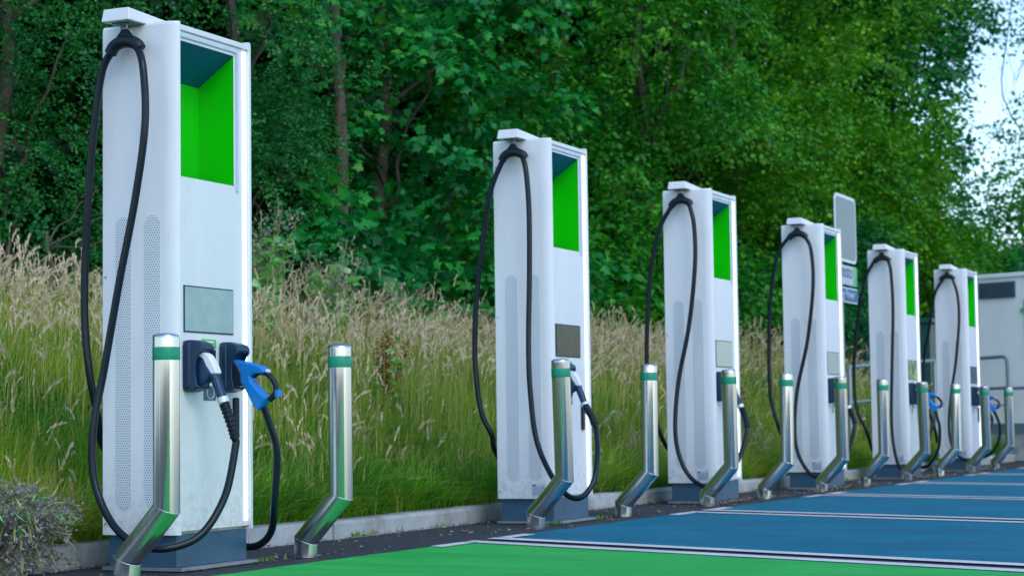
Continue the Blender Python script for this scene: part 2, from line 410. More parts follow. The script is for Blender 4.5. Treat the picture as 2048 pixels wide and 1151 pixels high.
    cr = MB(); cr.tube([(.262+.030*math.cos(a), .0088, .818+.030*math.sin(a)) for a in np.linspace(0, 2*PI, 25)], .0016, 6)
    cr.build('ring_print', M['whitepl'], ss)
    MB().prism(rrect(.455, .492, .609, .795, .010), 'y', -.004, .0118).build('door_handle', M['black'], root, bevel=.002)
    for z in (.215, 1.36, 2.36):
        MB().tube([(XL-.0025, .395, z), (XL+.001, .395, z)], .006, 12).build('screw', M['plate'], root, smooth=True)
    # rating plate, low on the left side
    rp = MB().box(XL-.0022, XL-.0002, .070, .165, .183, .262).build('rating_plate', M['label'], root)
    q = MB(); q.box(XL-.0032, XL-.0023, .135, .160, .247, .257)
    r2 = random.Random(3)
    for i in range(6):
        z = .238-i*.009; y = .158
        while y > .085:
            l = r2.uniform(.006, .02); q.box(XL-.0030, XL-.0023, y-l, y, z, z+.0028); y -= l+.004
    for z in (.250, .238): q.box(XL-.0032, XL-.0023, .075, .082, z, z+.006)
    q.build('plate_print', M['ink'], rp)

CR = .0178
def white_connector(root, dx=0, dy=0):
    """CCS plug in the left holster, handle pointing down and out"""
    h = MB().tube(spline([(.088+dx, -.100, .930), (.088+dx, -.128, .885), (.087+dx, -.150, .835), (.087+dx, -.174, .775)], 5), [.026]*6+[.0225]*10, 14)
    o = h.build('white_plug', M['dblue'], root, smooth=True)
    s = MB().prism([(-.008, .975), (-.006, .885), (-.028, .850), (-.072, .842), (-.104, .866), (-.122, .900), (-.086, .975), (-.05, .992)], 'x', .060+dx, .116+dx)
    s.build('plug_body', M['dblue'], o, bevel=.012, seg=3)
    w = MB().prism([(-.040, .988), (-.062, .997), (-.084, 1.000), (-.108, .986), (-.130, .957), (-.146, .925), (-.155, .898), (-.095, .890), (-.086, .925), (-.072, .952)], 'x', .063+dx, .113+dx)
    w.build('plug_cover', M['whitepl'], o, bevel=.010, seg=3)
    r = MB().tube([(.087+dx, -.170, .790), (.087+dx, -.178, .765)], .0275, 18); r.build('collar', M['ring'], o, smooth=True)
    return o
def boot(o, path):
    k = len(path); path = spline(path, 12); k = len(path); rr = [.0205+.0052*(1 if (i % 5) > 1 else 0)*(.7+.3*i/k) for i in range(k)]
    MB().tube(path, rr, 16).build('strain_relief', M['black'], o, smooth=True, sharp=25)
def blue_connector(root, dx=0):
    x0, x1 = .352+dx, .418+dx
    body = [(-.040, .975), (-.063, .973), (-.126, .958), (-.201, .940), (-.226, .922), (-.223, .904), (-.176, .905), (-.150, .892), (-.152, .868), (-.200, .818), (-.238, .790), (-.190, .728), (-.163, .761), (-.107, .853), (-.07, .862), (-.045, .88)]
    o = MB().prism(body, 'x', x0, x1).build('blue_plug', M['blue'], root, bevel=.015, seg=4)
    MB().prism([(-.042, .972), (-.068, .966), (-.088, .940), (-.104, .905), (-.108, .858), (-.085, .842), (-.042, .846)], 'x', .347+dx, .423+dx).build('plug_socket', M['black'], o, bevel=.012, seg=3)
    g = MB().tube(spline([(.385+dx, -.150, .895), (.385+dx, -.189, .912), (.385+dx, -.232, .898), (.385+dx, -.269, .855), (.385+dx, -.272, .812), (.385+dx, -.240, .778)], 5), .0145, 10)
    g.build('grip_loop', M['black'], o, smooth=True)
    MB().box(.368+dx, .402+dx, -.297, -.275, .790, .826).build('latch', M['blue'], o, bevel=.004)
    MB().tube([(.385+dx, -.222, .913), (.385+dx, -.240, .911)], .012, 12).build('button', M['whitepl'], o, smooth=True)
    return o

CABLES = {
 0: dict(front=[(-.10, .165, 2.42), (-.14, .105, 2.30), (-.15, .088, 2.04), (-.15, .144, 1.695), (-.16, .222, 1.33), (-.17, .302, .92), (-.20, .338, .67), (-.21, .330, .443), (-.235, .235, .262), (-.25, .10, .154), (-.20, -.04, .117), (-.07, -.15, .170), (.05, -.205, .340), (.100, -.230, .560)],
         boot=[(.100, -.230, .600), (.095, -.222, .640), (.090, -.207, .690), (.087, -.190, .735), (.087, -.180, .760)],
         back=[(-.10, .300, 2.42), (-.10, .368, 2.30), (-.09, .430, 1.95), (-.07, .480, 1.485), (-.06, .492, 1.16), (-.05, .470, .904), (-.01, .458, .72), (.06, .475, .57), (.30, .50, .40), (.62, .48, .24), (.72, .30, .11), (.715, .13, .072), (.665, 0, .082), (.57, -.13, .155), (.47, -.21, .30), (.445, -.24, .536), (.415, -.222, .66), (.388, -.205, .745)], blue=1),
 1: dict(front=[(-.10, .168, 2.42), (-.14, .124, 2.31), (-.15, .102, 2.05), (-.15, .105, 1.655), (-.17, .111, 1.131), (-.20, .085, .806), (-.25, .018, .515), (-.33, -.15, .262), (-.37, -.30, .180), (-.30, -.38, .275), (-.18, -.365, .45), (-.06, -.31, .60)],
         boot=[(-.03, -.285, .645), (0, -.265, .675), (.03, -.235, .710), (.06, -.20, .745), (.083, -.180, .765)],
         back=[(-.10, .300, 2.42), (-.10, .399, 2.205), (-.08, .472, 1.877), (-.06, .536, 1.48), (-.05, .557, 1.081), (-.04, .523, .748), (-.01, .46, .585), (.06, .475, .49), (.30, .50, .35), (.50, .48, .30)]),
 2: dict(front=[(-.10, .160, 2.41), (-.14, .109, 2.233), (-.15, .104, 1.909), (-.15, .165, 1.428), (-.17, .255, .989), (-.2, .282, .629), (-.22, .245, .39), (-.24, .14, .21), (-.27, -.03, .135), (-.20, -.14, .20), (-.09, -.22, .384), (-.02, -.255, .56)],
         boot=[(0, -.255, .60), (.03, -.24, .65), (.06, -.215, .70), (.08, -.195, .735), (.087, -.180, .765)],
         back=[(-.10, .303, 2.418), (-.10, .424, 2.213), (-.08, .508, 1.892), (-.06, .56, 1.405), (-.05, .564, .957), (-.04, .505, .672), (.04, .472, .50), (.30, .50, .40), (.50, .48, .35)]),
 3: dict(front=[(-.10, .160, 2.42), (-.14, .09, 2.275), (-.15, .075, 1.939), (-.15, .143, 1.417), (-.17, .25, .944), (-.2, .275, .564), (-.22, .235, .328), (-.22, .12, .15), (-.24, -.03, .115), (-.14, -.14, .20), (-.06, -.22, .416), (-.03, -.255, .58)],
         boot=[(-.01, -.255, .62), (.03, -.24, .66), (.06, -.215, .70), (.08, -.195, .735), (.087, -.180, .765)],
         back=[(-.10, .305, 2.43), (-.10, .424, 2.271), (-.08, .503, 1.962), (-.06, .552, 1.433), (-.05, .553, .903), (-.04, .489, .62), (.04, .472, .50), (.30, .50, .40), (.50, .48, .35)]),
 4: dict(front=[(-.10, .165, 2.42), (-.14, .125, 2.272), (-.14, .114, 1.856), (-.15, .141, 1.196), (-.17, .157, .647), (-.2, .125, .319), (-.21, .06, .13), (-.18, -.06, .10), (-.10, -.16, .22), (-.04, -.22, .42), (0, -.25, .58)],
         boot=[(.02, -.25, .62), (.04, -.24, .66), (.06, -.215, .70), (.08, -.195, .735), (.087, -.180, .765)],
         back=[(-.10, .310, 2.43), (-.10, .429, 2.204), (-.08, .526, 1.763), (-.06, .59, 1.264), (-.05, .582, .819), (-.04, .489, .569), (.05, .47, .45), (.35, .50, .30), (.66, .40, .16), (.80, .20, .12), (.72, 0, .12), (.55, -.12, .20), (.44, -.22, .36), (.41, -.24, .56), (.40, -.222, .66), (.388, -.205, .745)], blue=1),
 5: dict(front=[(-.10, .160, 2.40), (-.14, .099, 2.2), (-.14, .089, 1.885), (-.15, .14, 1.386), (-.17, .211, .95), (-.2, .24, .576), (-.2, .21, .327), (-.17, .12, .18), (-.12, -.05, .15), (-.08, -.16, .25), (-.04, -.22, .42), (0, -.25, .58)],
         boot=[(.02, -.25, .62), (.04, -.24, .66), (.06, -.215, .70), (.08, -.195, .735), (.087, -.180, .765)],
         back=[(-.10, .290, 2.41), (-.10, .397, 2.214), (-.08, .484, 1.776), (-.06, .563, 1.399), (-.05, .554, .894), (.04, .47, .515), (.35, .50, .35), (.66, .38, .20), (.76, .15, .15), (.72, -.02, .17), (.66, -.14, .26), (.60, -.22, .40), (.55, -.24, .56), (.46, -.225, .67), (.390, -.208, .742)], blue=1),
}
XS = [0, 4.3132, 7.5594, 10.8391, 14.0918, 17.3775]
LAB = ['tall white charger nearest the camera, with two plugs and a pale screen',
       'white charger with dark brown screen, second from the camera',
       'white charger with plain grey-green screen, third from the camera, before the blue bays',
       'white charger standing just left of the road sign post, fourth from the camera',
       'white charger just right of the road sign, with green and yellow picture on its screen',
       'farthest white charger, smallest in the row, beside the white equipment container']
SCR = ['scr_pale', 'scr_dark', 'scr_grey', 'scr_grey', 'scr_col', 'scr_black']
GRP = 'electric car chargers in a row'
chargers = []
master = None
for i, X in enumerate(XS):
    if i == 0:
        root = thing('charging_station', LAB[0], 'car charger', (X, 0, 0), GRP)
        build_charger_static(root); statics = list(root.children)
    else:
        root = thing('charging_station', LAB[i], 'car charger', (X, 0, 0), GRP)
        for ch in statics: copy_tree(ch, root)
    chargers.append(root)
    sc_ = MB().box(.048, .454, .0055, .0078, 1.101, 1.306).build('screen', M[SCR[i]], root)
    c = CABLES[i]
    f = MB().tube(spline(c['front']+[c['boot'][0]], 8), CR, 14).build('plug_cable', M['cable'], root, smooth=True)
    wc = white_connector(root)
    boot(wc, c['boot'])
    MB().tube(spline(c['back'], 8), .0180, 14).build('long_cable', M['cable'], root, smooth=True)
    if c.get('blue'): holster(root, .335); blue_connector(root)
    if i:
        st2 = MB().box(.185, .235, .0095, .0118, .725, .775).build('green_sticker', M['stick'], root)

# ------------------------------------------------------------------ bollards
def bollard():
    root = thing('bollard', '', 'bollard', (0, 0, 0), 'cranked steel bollards in front of the chargers')
    r = .0585; n = 36; p = MB()
    # mitred pipe: stub, 45 degree leg, upright
    off = -.205
    def ring(y, zfun): return [(r*math.cos(2*PI*j/n), y+r*math.sin(2*PI*j/n), zfun(r*math.sin(2*PI*j/n))) for j in range(n)]
    k = .414*.95
    rings = [ring(0, lambda s: 0.), ring(0, lambda s: .085+k*s), ring(off, lambda s: .308+k*s), ring(off, lambda s: 1.040)]
    vs = [v for R in rings for v in R]
    fs = [(i*n+j, i*n+(j+1) % n, (i+1)*n+(j+1) % n, (i+1)*n+j) for i in range(3) for j in range(n)]
    p.add(vs, fs)
    o = p.build('post', M['steel'], root, smooth=True, sharp=25)
    MB().lathe([(r+.0004, 1.0402), (r, 1.047), (r*.93, 1.053), (r*.6, 1.060), (.004, 1.063)], 36, (0, off)).build('cap', M['steel'], root, smooth=True)
    MB().lathe([(r+.0012, .944), (r+.0016, .945), (r+.0016, .999), (r+.0012, 1.0)], 36, (0, off)).build('reflective_band', M['band'], root, smooth=True)
    # thin weld beads on the mitres
    for y, z in ((0, .085), (off, .308)):
        MB().tube([((r+.0005)*math.cos(a), y+(r+.0005)*math.sin(a), z+k*r*math.sin(a)) for a in np.linspace(0, 2*PI, 33)], .0013, 6).build('weld', M['steel'], root, smooth=True)
    return root
BX = [(-.482, 0, 0), (1.028, -.3, 0), (3.862, -2.6, 0), (5.361, .6, 0), (7.147, -1.0, 0), (8.624, 1.3, 0), (10.389, -1.4, 0), (11.941, -.4, 0), (13.709, -3.2, 0), (15.272, 1.7, 0), (17.006, -3.6, 0), (18.519, -1.5, 0)]
BL = ['steel bollard nearest the camera, standing before the left half of the nearest charger',
      'steel bollard standing alone against the grass, just right of the nearest charger',
      'steel bollard with faint scratched writing, crossed by the loop of the second charger cable',
      'steel bollard against the grass just right of the second charger',
      'steel bollard covering the right front of the third charger',
      'steel bollard between third and fourth chargers, at the left edge of the fourth',
      'steel bollard covering the right front of the fourth charger, below the road sign',
      'steel bollard standing before the left side of the fifth charger',
      'tilted steel bollard covering the plug holder of the fifth charger, left of a blue handle',
      'steel bollard standing before the left side of the farthest charger',
      'tilted steel bollard covering the right front of the farthest charger',
      'farthest steel bollard, right of the blue handle, in front of the container']
b0 = bollard()
for i, (x, ly, _) in enumerate(BX):
    b = b0 if i == 0 else copy_tree(b0)
    b.location = (x, -.05, 0); b.rotation_euler = (0, math.radians(ly), 0); b['label'] = BL[i]
    if i: b.name = 'bollard'

# ------------------------------------------------------------------ ground, paint, kerb
def plane(name, pts, z, mat, kind='structure'):
    o = MB().add([(x, y, z) for x, y in pts], [tuple(range(len(pts)))]).build(name, mat)
    return tag(o, kind=kind)
g = plane('ground', [(-300, -300), (600, -300), (600, 600), (-300, 600)], -.004, M['asphalt'])
S = .45; FY = -.285; BYE = -5.6
def bay(xa, xb, mat, name='bay_paint'):
    n = 40; r = random.Random(int(xa*10)+3); top = []
    for k in range(n+1):
        t = k/n; top.append((xa+(xb-xa)*t, FY+r.uniform(-.011, .011)))
    L = FY-BYE
    return plane(name, top+[(xb-S*L, BYE), (xa-S*L, BYE)], .0, mat)
def strip(x, w, y0, y1, name='white_line'):
    return plane(name, [(x-w/2-S*(FY-y0), y0), (x+w/2-S*(FY-y0), y0), (x+w/2-S*(FY-y1), y1), (x-w/2-S*(FY-y1), y1)], .004, M['pwhite'])
mids = [2.56, 6.24, 9.52, 12.79, 16.06, 19.32, 22.6]
edges = [-1.6]+mids
for k in range(len(mids)):
    xa = edges[k] if k == 0 else mids[k-1]+.20
    o = bay(xa if k else -1.6, mids[k]-.20, M['pgreen'] if k == 0 else M['pblue'], 'green_bay_paint' if k == 0 else 'blue_bay_paint')
for m in mids:
    for s in (-1, 1):
        strip(m+s*.16, .14, FY, BYE)
        xa, xb = (m-.62, m-.201) if s < 0 else (m+.201, m+.60)
        plane('white_line', [(xa, FY), (xb, FY), (xb-S*.10, FY-.10), (xa-S*.10, FY-.10)], .004, M['pwhite'])
# blue access strip on the far side of the lane
kb = MB(); x = -3.0; r = random.Random(5)
while x < 32:
    L = .915; j = r.uniform(-.006, .006)
    kb.prism([(.63+j, -.02), (.63+j, .085), (.645+j, .105+j*.6), (.76+j, .108+j*.6), (.76+j, -.02)], 'x', x+.004, x+L-.004)
    x += L
tag(kb.build('kerb', M['concrete'], bevel=.004), kind='structure')
def zb(x, y):
    t = np.clip((y-.76)/3.0, 0, 1); s = t*t*(3-2*t)*.55+t*.45
    return .085+s*(.92+np.clip(x, 0, 40)*.008)+.03*np.sin(x*1.7+y*2.1)*np.clip((y-.8)*2, 0, 1)+np.clip(y-3.8, 0, 30)*.05
nx, ny = 140, 40
xs = np.linspace(-6, 70, nx); ys = np.concatenate([np.linspace(.755, 6, 28), np.linspace(7, 60, 12)])
vs = [(x, y, float(zb(x, y))) for y in ys for x in xs]
fs = [(j*nx+i, j*nx+i+1, (j+1)*nx+i+1, (j+1)*nx+i) for j in range(ny-1) for i in range(nx-1)]
tag(MB().add(vs, fs).build('grass_bank', M['soil'], smooth=True), kind='structure')

# ------------------------------------------------------------------ numpy mesh
def npmesh(name, V, polys, mats, mi=None, parent=None, smooth=False):
    """V (n,3); polys list of (loops array (m,k)) blocks"""
    me = bpy.data.meshes.new(name)
    nl = sum(p.size for p in polys); npz = sum(len(p) for p in polys)
    me.vertices.add(len(V)); me.vertices.foreach_set('co', V.astype(np.float32).ravel())
    me.loops.add(nl); me.polygons.add(npz)
    me.loops.foreach_set('vertex_index', np.concatenate([p.ravel() for p in polys]).astype(np.int32))
    tot = np.concatenate([np.full(len(p), p.shape[1]) for p in polys]); st = np.concatenate([[0], np.cumsum(tot)[:-1]])
    me.polygons.foreach_set('loop_start', st.astype(np.int32))
    if mi is not None: me.polygons.foreach_set('material_index', mi.astype(np.int32))
    if not isinstance(mats, (list, tuple)): mats = [mats]
    for m in mats: me.materials.append(m)
    if smooth: me.polygons.foreach_set('use_smooth', np.ones(npz, bool))
    me.update(calc_edges=True); me.validate()
    o = bpy.data.objects.new(name, me); return link(o, parent)
def norm(a): return a/np.maximum(np.linalg.norm(a, axis=-1, keepdims=True), 1e-9)
def tmpl(kind):
    if kind == 'syc':
        o = [(0, 0), (.22, -.06), (.47, .08), (.31, .27), (.55, .56), (.27, .56), (0, 1.02), (-.27, .56), (-.55, .56), (-.31, .27), (-.47, .08), (-.22, -.06)]
        P = [(0, .34, .03)]+[(x, y, -.35*x*x-.10*y*y) for x, y in o]; n = len(o)
        F = [(0, 1+i, 1+(i+1) % n) for i in range(n)]
    elif kind == 'small':
        P = [(0, 0, 0), (.36, .45, .10), (0, 1, 0), (-.36, .45, .10)]; F = [(0, 1, 2), (0, 2, 3)]
    elif kind == 'husk':
        P = [(0, 0, 0), (.17, .4, .05), (0, 1, -.05), (-.17, .4, .05)]; F = [(0, 1, 2), (0, 2, 3)]
    elif kind == 'thin':
        P = [(0, 0, 0), (.09, .4, .03), (0, 1, -.1), (-.09, .4, .03)]; F = [(0, 1, 2), (0, 2, 3)]
    else:  # 'mid' : rounded five-sided leaf
        P = [(0, 0, 0), (.42, .25, .07), (.34, .70, .03), (0, 1, -.08), (-.34, .70, .03), (-.42, .25, .07)]
        F = [(0, 1, 2), (0, 2, 3), (0, 3, 4), (0, 4, 5)]
    return np.array(P, float), np.array(F)
def leaves(pos, fwd, nrm, size, kind):
    T, F = tmpl(kind); n = len(pos)
    fwd = norm(fwd); side = norm(np.cross(fwd, nrm)); up = np.cross(side, fwd)
    V = pos[:, None]+size[:, None, None]*(side[:, None]*T[None, :, 0:1]+fwd[:, None]*T[None, :, 1:2]+up[:, None]*T[None, :, 2:3])
    Fi = (np.arange(n)*len(T))[:, None, None]+F[None]
    return V.reshape(-1, 3), Fi.reshape(-1, 3)
def skyline_ok(c, r):
    # the wood ends where the photograph shows open sky beyond it
    v = Vector(c)-Vector((-7.64, -5.19, .636)); az = math.degrees(math.atan2(v.y, v.x)); d = v.xy.length
    a = math.degrees(math.atan2(v.y-0, v.x))-math.degrees(r/d)*.75; el = math.degrees(math.atan2(v.z, d))+math.degrees(r/d)*.5
    lim = np.interp(el, [3.5, 4.4, 5.4, 6.3, 7.3, 9.4, 10.8, 12.2, 16], [-5, 9.0, 11.4, 11.9, 12.5, 12.5, 12.0, 11.7, 11.7])
    return a > lim-.35
def crown_sprays(blobs, rng, dens, slen, nleaf, lsize, kind, hide=.5, cam=(-7.6, -5.2, .6), cull=True, gap=-.22):
    """blobs: list of (centre, radius xyz). sprays stand on the outer shell, leaves hang along them"""
    B = []; Dr = []; blobs = [q for q in blobs if skyline_ok(q[0], q[1][0])] if cull else blobs
    for c, rr in blobs:
        n = int(dens*4*PI*(np.mean(rr)**2))
        d = norm(rng.normal(size=(n, 3))); d = d[(d[:, 2] > -.75)]
        # keep most of what faces the car park
        tc = norm(np.array(cam)-np.array(c)); keep = (d@tc > -.15) | (rng.random(len(d)) > hide); d = d[keep]
        ph = rng.uniform(0, 6, 3)
        w = 1+.22*np.sin(d[:, 0]*5+ph[0])*np.sin(d[:, 1]*5+ph[1])+.16*np.sin(d[:, 2]*7+ph[2])
        rad = (rng.random(len(d))**.45*.48+.56)*w
        B.append(np.array(c)+d*np.array(rr)*rad[:, None]); Dr.append(d)
    B = np.concatenate(B); Dr = np.concatenate(Dr)
    dist = np.linalg.norm(B.mean(0)-np.array(cam)); q = 1.9*min(1., 15/dist)**.6   # hollows between leaf masses
    fx = B*q+2.3*np.sin(B[:, [1, 2, 0]]*q*.7); hol = np.sin(fx[:, 0]+1.1)*np.sin(fx[:, 2]*1.25+.4)+.5*np.sin(fx[:, 1]*1.6+fx[:, 2]*.9)
    kp = (hol > gap) | (rng.random(len(B)) < .10); B = B[kp]; Dr = Dr[kp]; n = len(B)
    ax = norm(Dr+rng.normal(size=(n, 3))*.55+np.array([0, 0, -.12])); ax[:, 2] *= .6; ax = norm(ax)
    L = slen*rng.uniform(.6, 1.3, n)
    t = np.tile((np.arange(nleaf)+.5)/nleaf, (n, 1))+rng.normal(size=(n, nleaf))*.04
    side = norm(np.cross(ax, np.array([0, 0, 1.])+rng.normal(size=(n, 3))*.25)); up = np.cross(side, ax)
    sgn = np.where(np.arange(nleaf) % 2 == 0, 1., -1.)[None, :, None]
    pos = B[:, None]+ax[:, None]*(t*L[:, None])[..., None]-np.array([0, 0, 1.])*(t**2*L[:, None]*.30)[..., None]
    pos = pos+side[:, None]*sgn*(lsize*.25)+rng.normal(size=pos.shape)*lsize*.30
    fwd = ax[:, None]*.5+side[:, None]*sgn*.8+rng.normal(size=pos.shape)*.35+np.array([0, 0, -.35])
    nr = up[:, None]+rng.normal(size=pos.shape)*.42+Dr[:, None]*.45
    sz = lsize*rng.uniform(.55, 1.2, (n, nleaf))*(1-.35*np.abs(t-.4))
    return leaves(pos.reshape(-1, 3), fwd.reshape(-1, 3), nr.reshape(-1, 3), sz.ravel(), kind)
def limb(mb, a, b, r0, r1, rng, wob=.12, n=7):
    a = np.array(a, float); b = np.array(b, float); L = np.linalg.norm(b-a)
    pts = [a+(b-a)*k/(n-1)+(rng.normal(size=3)*wob*L*.12 if 0 < k < n-1 else 0) for k in range(n)]
    mb.tube(spline(pts, 3), list(np.linspace(r0, r1, (n-1)*3+1)), 9)
def tree(name, label, base, top, blobs, mat, kind, lsize, dens, slen, nleaf, tr=.09, seed=0, bark_=None, limbs=6, wob=.10, group='trees and bushes behind the grass bank', hide=.5):
    rng = np.random.default_rng(seed)
    root = thing(name, label, 'tree' if 'bush' not in name else 'bush', base, group)
    b = np.array(base, float)
    tk = MB(); limb(tk, (0, 0, -.1), np.array(top)-b, tr, tr*.45, rng, wob, 9)
    for c, rr in [blobs[i] for i in rng.permutation(len(blobs))[:limbs]]:
        c = np.array(c)-b; T = np.array(top)-b; f = np.clip(c[2]/max(T[2], .1)-.25, .15, .9)
        limb(tk, T*f, c+rng.normal(size=3)*.15, tr*.30, tr*.08, rng, .25)
    tk.build('trunk', bark_ or M['bark'], root, smooth=True)
    V, F = crown_sprays(blobs, rng, dens, slen, nleaf, lsize, kind, hide, cull=name != 'birch_tree', gap=-9 if name in ('birch_tree', 'woodland_tree') else -.34)
    npmesh('crown', V-b, [F], mat, parent=root)
    return root
def blobfield(rng, x0, x1, y0, y1, z0, z1, n, r0, r1):
    out = []
    for k in range(n):
        out.append(((rng.uniform(x0, x1), rng.uniform(y0, y1), rng.uniform(z0, z1)), (rng.uniform(r0, r1), rng.uniform(r0, r1)*.85, rng.uniform(r0, r1)*.8)))
    return [b for b in out if skyline_ok(b[0], b[1][0])]
Q = QUAL = 1.0
def gz(x, y): return float(zb(np.array(float(x)), np.array(float(y))))
rb = np.random.default_rng(101)
# left: small-leaved hawthorns
tree('hawthorn_tree', 'small-leaved hawthorn tree filling the upper left corner behind the nearest charger', (5.6, 5.6, gz(5.6, 5.6)), (6.0, 5.8, 6.5),
     blobfield(rb, 3.6, 7.4, 4.6, 6.4, 1.9, 5.6, 13, .5, .9), M['leaf_haw'], 'small', .048, 60, .34, 18, .08, 1, limbs=8)
tree('hawthorn_tree', 'small-leaved hawthorn tree right of the nearest charger top, left of the bare trunk', (8.6, 5.3, gz(8.6, 5.3)), (8.9, 5.4, 6.5),
     blobfield(rb, 7.3, 9.7, 4.5, 5.6, 3.2, 5.4, 10, .45, .85), M['leaf_haw'], 'small', .048, 60, .34, 18, .07, 2, limbs=7)
tree('low_bush', 'large-leaved sycamore sapling bush at the foot of the bare trunk', (9.2, 4.3, gz(9.2, 4.3)), (9.3, 4.4, 2.5),
     blobfield(rb, 7.9, 10.3, 4.0, 4.8, 1.6, 2.7, 10, .35, .6), M['leaf_syc'], 'syc', .15, 22, .45, 9, .03, 3, limbs=5)
tree('low_bush', 'dark small-leaved bush at the left edge above the tall grass', (4.7, 4.4, gz(4.7, 4.4)), (4.8, 4.5, 2.2),
     blobfield(rb, 3.4, 6.6, 4.0, 4.9, 1.5, 2.6, 9, .4, .65), M['leaf_dark'], 'small', .055, 34, .34, 16, .03, 4, limbs=5)
# sycamores between first and second charger
t = tree('sycamore_tree', 'sycamore tree with a bare grey trunk showing between the first and second chargers', (10.35, 5.0, gz(10.35, 5.0)), (10.2, 5.0, 6.8),
     [((9.9, 5.5, 5.2), (.9, .6, .7)), ((10.9, 5.4, 5.6), (.8, .7, .6)), ((9.7, 5.8, 3.9), (.6, .4, .6))], M['leaf_syc'], 'syc', .14, 16, .5, 10, .095, 5, limbs=3, wob=.025)
tree('sycamore_tree', 'broad-leaved sycamore tree spreading left of the second charger top', (12.4, 5.6, gz(12.4, 5.6)), (12.6, 5.7, 7.5),
     blobfield(rb, 11.2, 14.2, 4.0, 6.2, 1.9, 6.0, 16, .5, .85), M['leaf_syc'], 'syc', .13, 25, .55, 11, .10, 6, limbs=9)
tree('sycamore_tree', 'sycamore tree with a slanting pale limb above the space between second and third chargers', (17.6, 6.0, gz(17.6, 6)), (19.2, 6.2, 9),
     blobfield(rb, 14.2, 18.6, 4.3, 7.2, 2.0, 7.6, 19, .6, 1.05), M['leaf_mid'], 'mid', .10, 27, .55, 12, .11, 7, limbs=10)
tree('ash_tree', 'small-leaved green tree standing above the third charger', (21.5, 5.8, gz(21.5, 5.8)), (21.8, 6, 10),
     blobfield(rb, 18.6, 23.6, 4.2, 7.2, 2.0, 8.6, 24, .6, 1.1), M['leaf_mid'], 'mid', .085, 36, .5, 12, .12, 8, limbs=9)
tree('elder_bush', 'green leafy bush above the third charger and left of the fourth', (19.6, 4.3, gz(19.6, 4.3)), (19.6, 4.3, 3.2),
     blobfield(rb, 17.2, 22.0, 3.9, 4.8, 1.9, 3.2, 13, .5, .8), M['leaf_mid'], 'mid', .095, 28, .45, 12, .04, 9, limbs=5)
tree('low_bush', 'green bush behind the second charger and its right side', (14.8, 4.4, gz(14.8, 4.4)), (14.8, 4.4, 2.8),
     blobfield(rb, 12.2, 17.0, 4.1, 4.9, 1.7, 2.8, 12, .45, .7), M['leaf_mid'], 'mid', .12, 20, .45, 11, .04, 10, limbs=5)
tree('ash_tree', 'yellow-green leafy tree standing above the fourth charger', (26.5, 6.0, gz(26.5, 6)), (26.8, 6.2, 11.5),
     blobfield(rb, 23.4, 28.8, 4.2, 7.4, 2.2, 10.2, 28, .7, 1.25), M['leaf_lime'], 'mid', .095, 30, .6, 12, .13, 11, limbs=9)
tree('ash_tree', 'yellow-green feathery tree rising right of the road sign', (31.5, 6.0, gz(31.5, 6)), (31.8, 6.2, 12),
     blobfield(rb, 28.4, 33.8, 4.2, 7.4, 2.4, 11.2, 28, .7, 1.3), M['leaf_lime'], 'mid', .095, 28, .6, 12, .13, 12, limbs=9)
tree('ash_tree', 'dark leafy tree whose crown ends the wood against the sky at top right', (37, 5.6, gz(37, 5.6)), (37.3, 5.8, 14),
     blobfield(rb, 34, 38.6, 4.2, 6.8, 4.6, 13.4, 50, .8, 1.4)+[((36.8, 3.9, 8.4), (1.2, 1, 1.2)), ((38.2, 4.1, 10.5), (1.3, 1, 1.2))], M['leaf_dark'], 'mid', .14, 17, .6, 12, .16, 13, limbs=10)
tree('low_bush', 'olive green bushy tree sloping down to the container roof', (36, 4.4, gz(36, 4.4)), (36.2, 4.5, 5.4),
     blobfield(rb, 29.5, 38.8, 3.9, 5.8, 2.4, 6.6, 42, .8, 1.2), M['leaf_lime'], 'mid', .11, 22, .55, 12, .08, 14, limbs=9)
tree('low_bush', 'dark green bush behind the fifth charger', (25.5, 4.2, gz(25.5, 4.2)), (25.5, 4.2, 3.6),
     blobfield(rb, 22.0, 29.5, 3.8, 5.0, 2.0, 3.7, 22, .6, .95), M['leaf_dark'], 'mid', .10, 24, .5, 12, .06, 15, limbs=6)
tree('low_bush', 'low dark bush behind the container roof at the right edge', (52, 6.2, gz(52, 6.2)), (52, 6.2, 4.5),
     blobfield(rb, 41, 60, 3.6, 8, 1.5, 4.9, 52, 1.0, 1.6), M['leaf_dark'], 'mid', .24, 8, .8, 12, .10, 16, limbs=6)
# thin tree against the sky
tree('birch_tree', 'thin sparse tree with fine branches against the sky at the right edge', (50, 5.4, gz(50, 5.4)), (50.4, 5.2, 15),
     [((49.0+rb.uniform(-1.6, 3.5), 5.0+rb.uniform(-2.2, 1.6), rb.uniform(3.5, 14)), (.7, .6, .6)) for k in range(34)]+[((50+rb.uniform(-4, 5), 5.4+rb.uniform(-1.2, 1.0), rb.uniform(3.6, 7.6)), (.9, .8, .8)) for k in range(22)], M['leaf_mid'], 'mid', .13, 4.6, .8, 9, .030, 17, bark_=M['barkd'], limbs=30, hide=0)
